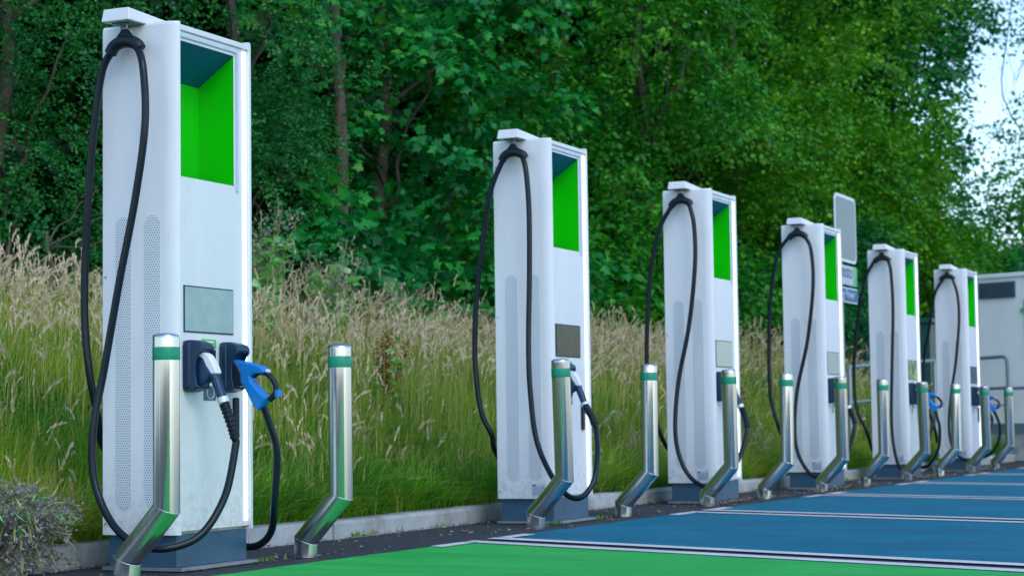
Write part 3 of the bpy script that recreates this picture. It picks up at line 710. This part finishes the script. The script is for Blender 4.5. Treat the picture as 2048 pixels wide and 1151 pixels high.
# second row and the wood beyond
for k, (x, y, zt) in enumerate([(7, 9, 8), (13, 9.5, 9), (19.5, 9.5, 10.5), (26, 9.2, 12), (32.5, 8.8, 13), (38.5, 8.4, 13)]):
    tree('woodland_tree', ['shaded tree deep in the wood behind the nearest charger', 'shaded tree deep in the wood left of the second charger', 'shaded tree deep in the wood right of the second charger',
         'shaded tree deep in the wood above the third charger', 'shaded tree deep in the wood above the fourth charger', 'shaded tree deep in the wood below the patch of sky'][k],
         (x, y, gz(x, y)), (x+.3, y, zt), blobfield(rb, x-3.6, x+3.6, y-1.2, y+1.4, 1.6, zt, 26, 1.0, 1.7), M['leaf_shaded'], 'mid', .26, 6.5, .8, 12, .16, 30+k, limbs=7, bark_=M['barkd'])
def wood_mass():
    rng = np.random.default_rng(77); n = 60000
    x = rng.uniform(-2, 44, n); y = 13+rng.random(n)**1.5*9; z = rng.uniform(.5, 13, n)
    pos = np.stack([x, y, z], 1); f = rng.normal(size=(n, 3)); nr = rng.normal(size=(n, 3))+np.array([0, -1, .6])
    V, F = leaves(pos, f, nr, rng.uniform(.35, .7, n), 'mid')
    o = npmesh('distant_wood', V, [F], M['leaf_shaded']); tag(o, kind='stuff')
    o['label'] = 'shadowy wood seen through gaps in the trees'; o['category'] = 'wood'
wood_mass()

# ------------------------------------------------------------------ grass
def in_view(x, y): return (x > -1.6+1.15*(y-.6)) & (x < 44)
def blades(n, xr, yr, hfun, wid, bendr, rng, power=1., bias=.25, tuft=0):
    x = xr[0]+(xr[1]-xr[0])*rng.random(n)**power; y = rng.uniform(yr[0], yr[1], n)
    if tuft: x = np.repeat(x, tuft)+rng.normal(size=n*tuft)*.022; y = np.maximum(np.repeat(y, tuft)+rng.normal(size=n*tuft)*.022, .77)
    k = in_view(x, y); x = x[k]; y = y[k]; n = len(x)
    z = zb(x, y)-.01; h = hfun(x, y, rng); a = rng.uniform(0, 2*PI, n)
    lean = np.stack([np.cos(a), np.sin(a)-bias, np.zeros(n)], 1)*(rng.uniform(*bendr, n))[:, None]
    wdir = norm(np.stack([-np.sin(a), np.cos(a), np.zeros(n)], 1)+rng.normal(size=(n, 3))*.2)
    w = wid*rng.uniform(.6, 1.3, n)*(1+np.clip(x-8, 0, 30)*.035)
    base = np.stack([x, y, z], 1); segs = [0, .35, .7, 1.]; ws = [1., .9, .6, .08]; V = []
    for s, q in zip(segs, ws):
        c = base+np.array([0, 0, 1.])*(h*(s-.52*s*s*np.linalg.norm(lean, axis=1).clip(0, 1.25)))[:, None]+lean*(h*s*s)[:, None]
        V.append(c-wdir*(w*q/2)[:, None]); V.append(c+wdir*(w*q/2)[:, None])
    V = np.stack(V, 1); o = (np.arange(n)*8)[:, None]
    F = np.concatenate([o+np.array([[2*i, 2*i+1, 2*i+3, 2*i+2]]) for i in range(3)], 1).reshape(-1, 4)
    tip = (V[:, 6]+V[:, 7])/2; dr = norm(tip-(V[:, 4]+V[:, 5])/2)
    return V.reshape(-1, 3), F, tip, dr, h
def join(parts):
    Vs, Fs, off = [], [], 0
    for V, F in parts: Vs.append(V); Fs.append(F+off); off += len(V)
    return np.concatenate(Vs), np.concatenate(Fs)
def patch(x, y, s=1.): return np.sin(x*1.9+1.3*np.sin(y*2.3))*np.sin(y*1.7+x*.6)*.5+.5
def grass():
    rng = np.random.default_rng(5)
    hs = lambda x, y, r: (.17+.24*np.clip((y-.75)/1.2, 0, 1)+.20*patch(x, y)*np.clip((y-.8)*1.5, 0, 1))*r.uniform(.35, 1.5, len(x))
    hm = lambda x, y, r: (.26+.32*np.clip((y-.8)/1.0, 0, 1))*r.uniform(.6, 1.2, len(x))*(.8+.4*patch(x*1.3, y))
    a = blades(int(78000), (-1.5, 12), (.76, 4.6), hs, .0052, (.15, .95), rng)
    b = blades(int(42000), (12, 40), (.76, 4.6), hs, .0085, (.15, .8), rng, 1.6)
    c = blades(int(60000), (-1.5, 14), (.85, 4.8), hm, .0056, (.05, .45), rng)
    # long arching tussock blades that hang over the kerb
    hk = lambda x, y, r: (.16+.30*patch(x*1.4, y*2))*r.uniform(.6, 1.2, len(x))
    g1 = blades(16000, (-1.5, 20), (.77, 1.15), hk, .0060, (.3, .95), rng, 1., .9)
    g2 = blades(30000, (-1.5, 16), (.80, 3.4), hm, .0050, (.35, 1.05), rng)
    ht = lambda x, y, r: (.26+.26*patch(x*2.3+1, y*2.9))*r.uniform(.5, 1.25, len(x))*(1+.4*np.clip(y-1, 0, 1))
    t1 = blades(2000, (-1.5, 9), (.79, 3.0), ht, .0068, (.25, 1.0), rng, 1., .35, 26)
    t2 = blades(700, (9, 26), (.79, 2.6), ht, .0085, (.25, 1.0), rng, 1., .35, 22)
    Vt, Ft = join([(p[0], p[1]) for p in (t1, t2)])
    tag(npmesh('grass_tussocks', Vt, [Ft], M['tussock']), 'bright arching grass tussocks spilling towards the kerb', 'grass', kind='stuff')
    t3 = blades(1700, (-1.5, 14), (.80, 3.4), ht, .0050, (.25, 1.0), rng, 1., .35, 12)
    tag(npmesh('dead_grass', t3[0], [t3[1]], M['straw']), 'dead straw coloured blades tangled in the lower bank', 'grass', kind='stuff')
    V, F = join([(p[0], p[1]) for p in (a, b, c, g1, g2)])
    tag(npmesh('meadow_grass', V, [F], M['blade']), 'lush green grass blades covering the bank behind the kerb', 'grass', kind='stuff')
    hl = lambda x, y, r: (.40+.42*np.clip((y-.95)/.9, 0, 1))*(.55+.62*r.random(len(x))**1.0+.22*(r.random(len(x)) < .08))*(.84+.3*patch(x*.8+3, y))*np.interp(x, [0, 3.5], [.82, 1])
    d = blades(26000, (-1.5, 14), (.88, 4.9), hl, .0042, (.02, .36), rng)
    e = blades(9000, (14, 40), (1.05, 4.9), hl, .0060, (.02, .42), rng, 1.5)
    V, F = join([(p[0], p[1]) for p in (d, e)])
    tag(npmesh('tall_grass_stalks', V, [F], M['straw']), 'tall yellowing grass stalks on the bank', 'grass', kind='stuff')
    # seed heads: drooping spindles of small bracts
    tip = np.concatenate([d[2], e[2]]); dr = np.concatenate([d[3], e[3]]); h = np.concatenate([d[4], e[4]])
    k = rng.random(len(tip)) < (.35+1.1*patch(np.concatenate([d[2], e[2]])[:, 0]*.7+5, np.concatenate([d[2], e[2]])[:, 1]*1.1))*(.10+.62*np.clip((np.concatenate([d[2], e[2]])[:, 2]-1.05)/.45, 0, 1)); tip = tip[k]; dr = dr[k]; n = len(tip)
    nb = 16; t = np.arange(nb)/nb; L = rng.uniform(.07, .15, n)*(1+np.clip(tip[:, 0]-12, 0, 20)*.02)
    droop = rng.uniform(-.1, .9, n)
    ax = dr[:, None]*np.ones((1, nb, 1)); pos = tip[:, None]-dr[:, None]*(L*.55)[:, None, None]+ax*(t*L[:, None])[..., None]
    hor = norm(dr*np.array([1, 1, 0])+1e-6); pos = pos+hor[:, None]*((t**2)*(L*droop)[:, None])[..., None]*.6-np.array([0, 0, 1.])*((t**2)*(L*droop)[:, None]*.5)[..., None]
    fw = ax+rng.normal(size=pos.shape)*.16; nr = rng.normal(size=pos.shape)
    sz = (L*.30)[:, None]*(1-.5*np.abs(t-.45))[None]*rng.uniform(.8, 1.2, (n, nb))
    V, F = leaves(pos.reshape(-1, 3), fw.reshape(-1, 3), nr.reshape(-1, 3), sz.ravel(), 'husk')
    tag(npmesh('grass_seed_heads', V, [F], M['seed']), 'pale beige seed heads on top of the tall grass', 'grass', kind='stuff')
grass()

def groundweeds():
    rng = np.random.default_rng(31); n = 60000
    x = rng.uniform(-1.5, 22, n); y = rng.uniform(.85, 4.6, n); k = in_view(x, y) & (rng.random(n) < patch(x*1.1+2, y*1.4+1)**3*1.1); x = x[k]; y = y[k]; n = len(x)
    z = zb(x, y)+rng.random(n)*.30*(.4+np.clip(y-.9, 0, 1)); a = rng.uniform(0, 2*PI, n)
    V, F = leaves(np.stack([x, y, z], 1), np.stack([np.cos(a), np.sin(a), rng.uniform(-.2, .6, n)], 1), np.array([0, -.3, 1.])+rng.normal(size=(n, 3))*.5, rng.uniform(.03, .085, n), 'mid')
    tag(npmesh('broadleaf_weeds', V, [F], M['leaf_dark']), 'patches of broad leafy weeds low in the grass bank', 'weeds', kind='stuff')
groundweeds()
# weeds that stand out of the grass
def weed(name, label, base, h, n_stem, spread, headmat, leafmat, seed, nh=60, hs=.03, hspan=(.35, 1.), hr=.03, droop=0., nleaf=14, lsz=.09, flowermat=None):
    rng = np.random.default_rng(seed); root = thing(name, label, 'plant', base, 'weeds growing out of the tall grass')
    st = MB(); P = []; Dd = []; LP = []; LF = []
    for k in range(n_stem):
        a = rng.uniform(0, 2*PI); r = spread*rng.uniform(.2, 1); hh = h*rng.uniform(.75, 1.05)
        p0 = np.array([rng.normal()*.03, rng.normal()*.03, -.02]); p2 = np.array([r*math.cos(a), r*math.sin(a), hh]); p1 = p2*np.array([.3, .3, .55])
        pts = spline([p0, p1, p2, p2+np.array([math.cos(a), math.sin(a), -.3])*droop*h*.2] if droop else [p0, p1, p2], 5); st.tube(pts, list(np.linspace(.006, .0025, len(pts))), 6)
        pa = np.array(pts)
        for j in range(nh):
            t = rng.uniform(*hspan)*(len(pa)-1); i = min(int(t), len(pa)-2); c = pa[i]+(pa[i+1]-pa[i])*(t-i)
            P.append(c+rng.normal(size=3)*hr); Dd.append(rng.normal(size=3)+np.array([0, 0, .4]))
        for j in range(nleaf):
            t = rng.uniform(.05, .8)*(len(pa)-1); i = min(int(t), len(pa)-2); c = pa[i]+(pa[i+1]-pa[i])*(t-i)
            b = rng.uniform(0, 2*PI); LP.append(c); LF.append([math.cos(b), math.sin(b), rng.uniform(-.3, .7)])
    st.build('stem', M['straw'], root, smooth=True)
    P = np.array(P); n = len(P)
    V, F = leaves(P, np.array(Dd), rng.normal(size=(n, 3)), hs*rng.uniform(.6, 1.3, n), 'small'); npmesh('seed_tufts', V, [F], headmat, parent=root)
    if LP:
        LP = np.array(LP); n = len(LP); V, F = leaves(LP, np.array(LF), np.array([0, 0, 1.])+rng.normal(size=(n, 3))*.4, lsz*rng.uniform(.6, 1.2, n), 'small'); npmesh('foliage', V, [F], leafmat, parent=root)
    if flowermat:
        s = np.random.default_rng(seed+1).choice(len(P), 40); q = P[s]
        V, F = leaves(q, rng.normal(size=q.shape), rng.normal(size=q.shape), np.full(len(q), hs*.9), 'small'); npmesh('flower', V, [F], flowermat, parent=root)
    return root
def WB(x, y): return (x, y, gz(x, y))
weed('dock_plant', 'tall rusty brown dock plant in the grass between the first two chargers', WB(5.55, 1.9), .98, 6, .15, M['dock'], M['thleaf'], 1, 300, .022, (.25, 1), .020, 0, 10, .12)
weed('dock_plant', 'shorter rust-coloured dock in the grass right of the third charger', WB(13.2, 1.6), .6, 5, .30, M['dock'], M['thleaf'], 2, 160, .035, (.3, 1), .03, .6, 8, .12)
weed('thistle_plant', 'tall grey seeding thistle left of the dock plant, leaning towards the nearest charger', WB(6.0, 3.3), 1.52, 10, .36, M['thgrey'], M['thleaf'], 3, 90, .040, (.62, 1), .045, 0, 34, .13, M['purple'])
weed('thistle_plant', 'grey seeding thistle standing just left of the dock plant top', WB(6.9, 3.2), 1.28, 9, .36, M['thgrey'], M['thleaf'], 4, 90, .040, (.62, 1), .045, 0, 34, .13)
weed('thistle_plant', 'grey seeding thistle among the grass tops left of the second charger', WB(8.1, 3.2), 1.02, 6, .28, M['thgrey'], M['thleaf'], 5, 60, .036, (.7, 1), .04, 0, 22, .12)
weed('ragwort_plant', 'yellow-flowered ragwort right of the third charger screen', WB(12.9, 1.9), .95, 6, .16, M['yellow'], M['thleaf'], 6, 34, .035, (.85, 1), .035, 0, 22, .10)
# grey thistle heap spilling over the kerb at lower left
def heap():
    rng = np.random.default_rng(9); base = (-.40, .66, .0)
    root = thing('dry_thistle_clump', 'grey fluffy heap of dead thistles spilling over the kerb at lower left', 'plant', base)
    st = MB(); P = []; FW = []
    for k in range(130):
        a = rng.uniform(PI*.9, PI*2.25); L = rng.uniform(.10, .34)
        e = np.array([math.cos(a)*L*1.25, math.sin(a)*L*.85, rng.uniform(.02, .42)*(1.1-L)])
        if rng.random() < .4: e = np.array([rng.uniform(-.6, -.05), rng.uniform(-.15, .3), rng.uniform(.10, .42)])
        m = e*.5+np.array([0, 0, rng.uniform(.06, .2)]); pts = spline([np.array([rng.uniform(-.4, .1), rng.uniform(-.05, .2), 0]), m, e], 4)
        st.tube(pts, [.0030]*len(pts), 5); pa = np.array(pts)
        for j in range(90):
            t = rng.uniform(.35, 1)*(len(pa)-1); i = min(int(t), len(pa)-2); P.append(pa[i]+(pa[i+1]-pa[i])*(t-i)+rng.normal(size=3)*.020); FW.append(rng.normal(size=3))
    st.build('stem', M['straw'], root, smooth=True)
    P = np.array(P); n = len(P); V, F = leaves(P, np.array(FW), rng.normal(size=(n, 3)), .017*rng.uniform(.5, 1.5, n), 'small'); npmesh('down', V, [F], M['thistle'], parent=root)
    q = P[rng.choice(n, 260)]; V, F = leaves(q, rng.normal(size=q.shape)+np.array([0, 0, .4]), rng.normal(size=q.shape), .07*rng.uniform(.5, 1.2, len(q)), 'thin'); npmesh('foliage', V, [F], M['thleaf'], parent=root)
heap()
# litter: dead stems, grit, small weeds along the kerb foot and bollard feet
def litter():
    rng = np.random.default_rng(21); P = []; 
    for k in range(1500):
        P.append((rng.uniform(-1.2, 20), .62-abs(rng.normal())*.06, .006))
    for x, _, _ in BX:
        m = 20 if x < 6 else 120
        for k in range(m): P.append((x+rng.normal()*.16+.05, -.05+rng.normal()*.08, .006+rng.random()*.012*(x > 6)))
    for k in range(700): P.append((rng.uniform(-1, 20), rng.uniform(-.25, .6), .005))
    for X in XS[2:]:
        for k in range(260): P.append((X+rng.uniform(-.15, .7), -.05+rng.normal()*.03, .01+rng.random()*.02))
    P = np.array(P); n = len(P); a = rng.uniform(0, 2*PI, n)
    fw = np.stack([np.cos(a), np.sin(a), rng.normal(size=n)*.12], 1)
    V, F = leaves(P, fw, np.array([0, 0, 1.])+rng.normal(size=(n, 3))*.3, rng.uniform(.008, .035, n), 'small')
    tag(npmesh('dry_litter', V, [F], M['litter']), 'dry grass litter lying on the asphalt by the kerb', 'litter', kind='stuff')
    # little green tufts in the kerb joint
    Pv = []; 
    for k in range(26):
        cx = rng.uniform(-.8, 19); m = rng.integers(8, 26)
        for j in range(m): Pv.append((cx+rng.normal()*.05, .615+rng.normal()*.012, 0))
    for X in (4.2, 5.0, .7): 
        for j in range(24): Pv.append((X+rng.normal()*.06, -.03+rng.normal()*.02, 0))
    Pv = np.array(Pv); n = len(Pv); fw = rng.normal(size=(n, 3))*.5+np.array([0, -.1, 1.])
    V, F = leaves(Pv, fw, rng.normal(size=(n, 3)), rng.uniform(.015, .05, n), 'thin')
    tag(npmesh('kerb_weeds', V, [F], M['blade']), 'small green weeds in the joint at the kerb foot', 'weeds', kind='stuff')
litter()

# ------------------------------------------------------------------ road sign
def sign():
    y = 1.0; x0 = 14.87; x1 = 15.80
    root = thing('road_sign', 'grey-faced road sign with small white and blue plates below, on a galvanised post', 'road sign', (15.25, y+.06, gz(15.25, y)))
    root.rotation_euler = (0, 0, 0); bx, by, bz = root.location
    def loc(o): o.location = (-bx, -by, -bz); return o
    def pl(nm, xa, xb, za, zb_, r, m, mf, b=.035):
        o = loc(MB().prism(rrect(xa, xb, za, zb_, r), 'y', y-.006, y+.006).build(nm, M[m], root))
        f = MB().prism(rrect(xa+b, xb-b, za+b, zb_-b, max(r-b*.6, .01)), 'y', y-.0085, y-.0065).build('sign_face', M[mf], o)
        return o
    pl('sign_board', x0, x1, 2.525, 3.318, .10, 'signback', 'signpanel')
    o = pl('white_plate', x0+.02, x1-.02, 2.255, 2.485, .04, 'signback', 'label', .004)
    MB().box(x1-.20, x1-.024, y-.0105, y-.0088, 2.262, 2.478).build('green_strip', M['signgreen'], o)
    text_mesh('lettering', 'moto', .235, M['ink'], o, (x0+.17, y-.0105, 2.34))
    o = pl('blue_plate', x0+.02, x1-.01, 2.045, 2.225, .03, 'signback', 'signblue', .018)
    text_mesh('lettering', 'gy Power', .15, M['signback'], o, (x0+.22, y-.0105, 2.098))
    for zc in (2.65, 3.1, 2.37, 2.13):
        loc(MB().box(x0+.08, x1-.08, y+.0065, y+.022, zc-.015, zc+.015).build('bracket', M['galv'], root))
    MB().tube([(0, .0, -.1), (0, 0, 3.25-bz)], .038, 20).build('post', M['galv'], root, smooth=True)
sign()

# ------------------------------------------------------------------ equipment behind the last charger
def container():
    a = Vector((24.0, 1.22, 0)); d = Vector((-.35, -.94, 0)).normalized(); nrm = Vector((-.694, .72, 0))
    root = thing('equipment_container', 'white equipment container with dark louvre, right of the farthest charger', 'container', tuple(a))
    root.rotation_euler = (0, 0, math.atan2(d.y, d.x))  # local +x runs to the right along the face; local +y faces away
    L = 5.0; s = -1
    # local y: front face at 0, depth towards +? decide so that the body lies away from the camera
    B = MB().box(0, L, 0, 2.4, .40, 2.86).build('walls', M['contw'], root, bevel=.01)
    MB().box(-.03, L+.03, -.03, 2.43, 2.862, 2.93).build('roof', M['contw'], root, bevel=.01)
    MB().box(-.15, L+.15, -.22, 2.5, 0, .395).build('plinth', M['concrete'], root, bevel=.01)
    lv = MB().box(.03, .69, -.02, -.001, 2.545, 2.80).build('louvre', M['steel_dark'], root)
    q = MB()
    for k in range(9): q.box(.05, .67, -.028, -.0205, 2.545+k*.027, 2.562+k*.027)
    q.build('slats', M['louvre'], lv)
    MB().box(0.01, L-.01, -.018, -.001, .41, .58).build('skirt', M['steel_dark'], root)
    q = MB(); 
    for x in (.82, 2.5): q.box(x, x+.012, -.006, -.001, .6, 2.5)
    q.build('panel_seam', M['steel_dark'], root)
    bd = MB().lathe([(.045, 0), (.045, .01)], 20).build('round_badge', M['signgreen'], root); bd.location = (.80, -.002, 2.33); bd.rotation_euler = (PI/2, 0, 0)
    # tubular barrier before it
    h = thing('tube_barrier', 'grey tubular hoop barrier in front of the white container', 'barrier', tuple(a))
    h.rotation_euler = root.rotation_euler
    hb = MB(); yy = -.30
    hb.tube(spline([(.02, yy, 1.60), (.35, yy, 1.605), (.58, yy, 1.612), (.65, yy, 1.59), (.675, yy, 1.50), (.68, yy, 1.0), (.68, yy, 0)], 6), .028, 12)
    hb.build('hoop', M['steel_dark'], h, smooth=True)
    MB().tube([(.02, yy, 1.12), (.65, yy, 1.13)], .024, 12).build('rail', M['steel_dark'], h, smooth=True)
    MB().tube([(.02, yy, .86), (.66, yy, .865)], .012, 10).build('rail', M['steel_dark'], h, smooth=True)
    MB().tube([(.02, yy, 0), (.02, yy, 1.60)], .028, 12).build('post', M['steel_dark'], h, smooth=True)
    MB().tube([(.71, yy, 1.12), (3.0, yy, 1.13)], .024, 12).build('rail', M['steel_dark'], h, smooth=True)
container()
def kiosk():
    root = thing('green_cabinet', 'dark green cabinet behind the farthest charger, left of the white container', 'cabinet', (24.6, 2.0, gz(24.6, 2.0)-.1))
    MB().box(-.6, .9, 0, 1.2, 0, 1.75).build('walls', M['kiosk'], root, bevel=.01)
    MB().box(-.66, .96, -.06, 1.26, 1.752, 1.83).build('roof', M['kiosk'], root, bevel=.01)
    q = MB()
    for k in range(5): q.box(-.612, -.6005, .2, 1.0, 1.35+k*.06, 1.38+k*.06)
    q.build('vent_slats', M['kiosk'], root)
    MB().box(.14, .16, -.006, -.001, .05, 1.7).build('door_seam', M['cavity'], root)
kiosk()
def rail():
    y = 1.15; root = thing('guard_rail', 'galvanised two-bar guard rail behind the fourth and fifth chargers', 'guard rail', (15.9, y, gz(15.9, y)))
    bx, by, bz = root.location
    def P(x, z): return (x-bx, 0, z-bz)
    MB().tube([P(15.9, 1.30), (20.5-bx, 0, 1.49-bz)], .024, 12).build('rail', M['galv'], root, smooth=True)
    MB().tube([P(15.9, .87), (20.5-bx, 0, 1.0-bz)], .020, 12).build('rail', M['galv'], root, smooth=True)
    for x in (15.9, 18.2, 20.5):
        z = 1.30+(x-15.9)*.0413; MB().tube([(x-bx, 0, gz(x, y)-.1-bz), (x-bx, 0, z-bz)], .026, 12).build('post', M['galv'], root, smooth=True)
rail()

# ------------------------------------------------------------------ light, camera
w = bpy.data.worlds.new('World'); sc.world = w; w.use_nodes = True
nt = w.node_tree; bg = nt.nodes['Background']
sky = nt.nodes.new('ShaderNodeTexSky'); sky.sky_type = 'NISHITA'; sky.sun_disc = False
SEL, SAZ = math.radians(44), math.radians(218)   # sun: high, from the car park side, clouded
sky.sun_elevation = SEL; sky.sun_rotation = SAZ; sky.air_density = 1.0; sky.dust_density = .6; sky.ozone_density = 2.6
nt.links.new(sky.outputs[0], bg.inputs[0]); bg.inputs[1].default_value = .15
sun = bpy.data.lights.new('sun', 'SUN'); sun.energy = .5; sun.angle = math.radians(25); sun.color = (1, .95, .88)
so = bpy.data.objects.new('sun', sun); C.objects.link(so)
sd = Vector((math.sin(SAZ)*math.cos(SEL), math.cos(SAZ)*math.cos(SEL), math.sin(SEL)))
so.rotation_euler = sd.to_track_quat('Z', 'Y').to_euler(); so.location = (0, -10, 20)
cam = bpy.data.cameras.new('camera'); co = bpy.data.objects.new('camera', cam); C.objects.link(co)
co.location = (-7.6389, -5.1915, .6362); co.rotation_euler = (1.6406, .0143, -1.139)
cam.sensor_width = 36; cam.lens = 3967.5/2048*36; cam.clip_end = 2000; cam.clip_start = .05
cam.dof.use_dof = True; cam.dof.focus_distance = 9.0; cam.dof.aperture_fstop = 4.8
sc.camera = co
sc.view_settings.view_transform = 'Standard'; sc.view_settings.look = 'None'; sc.view_settings.exposure = .92; sc.view_settings.gamma = 1
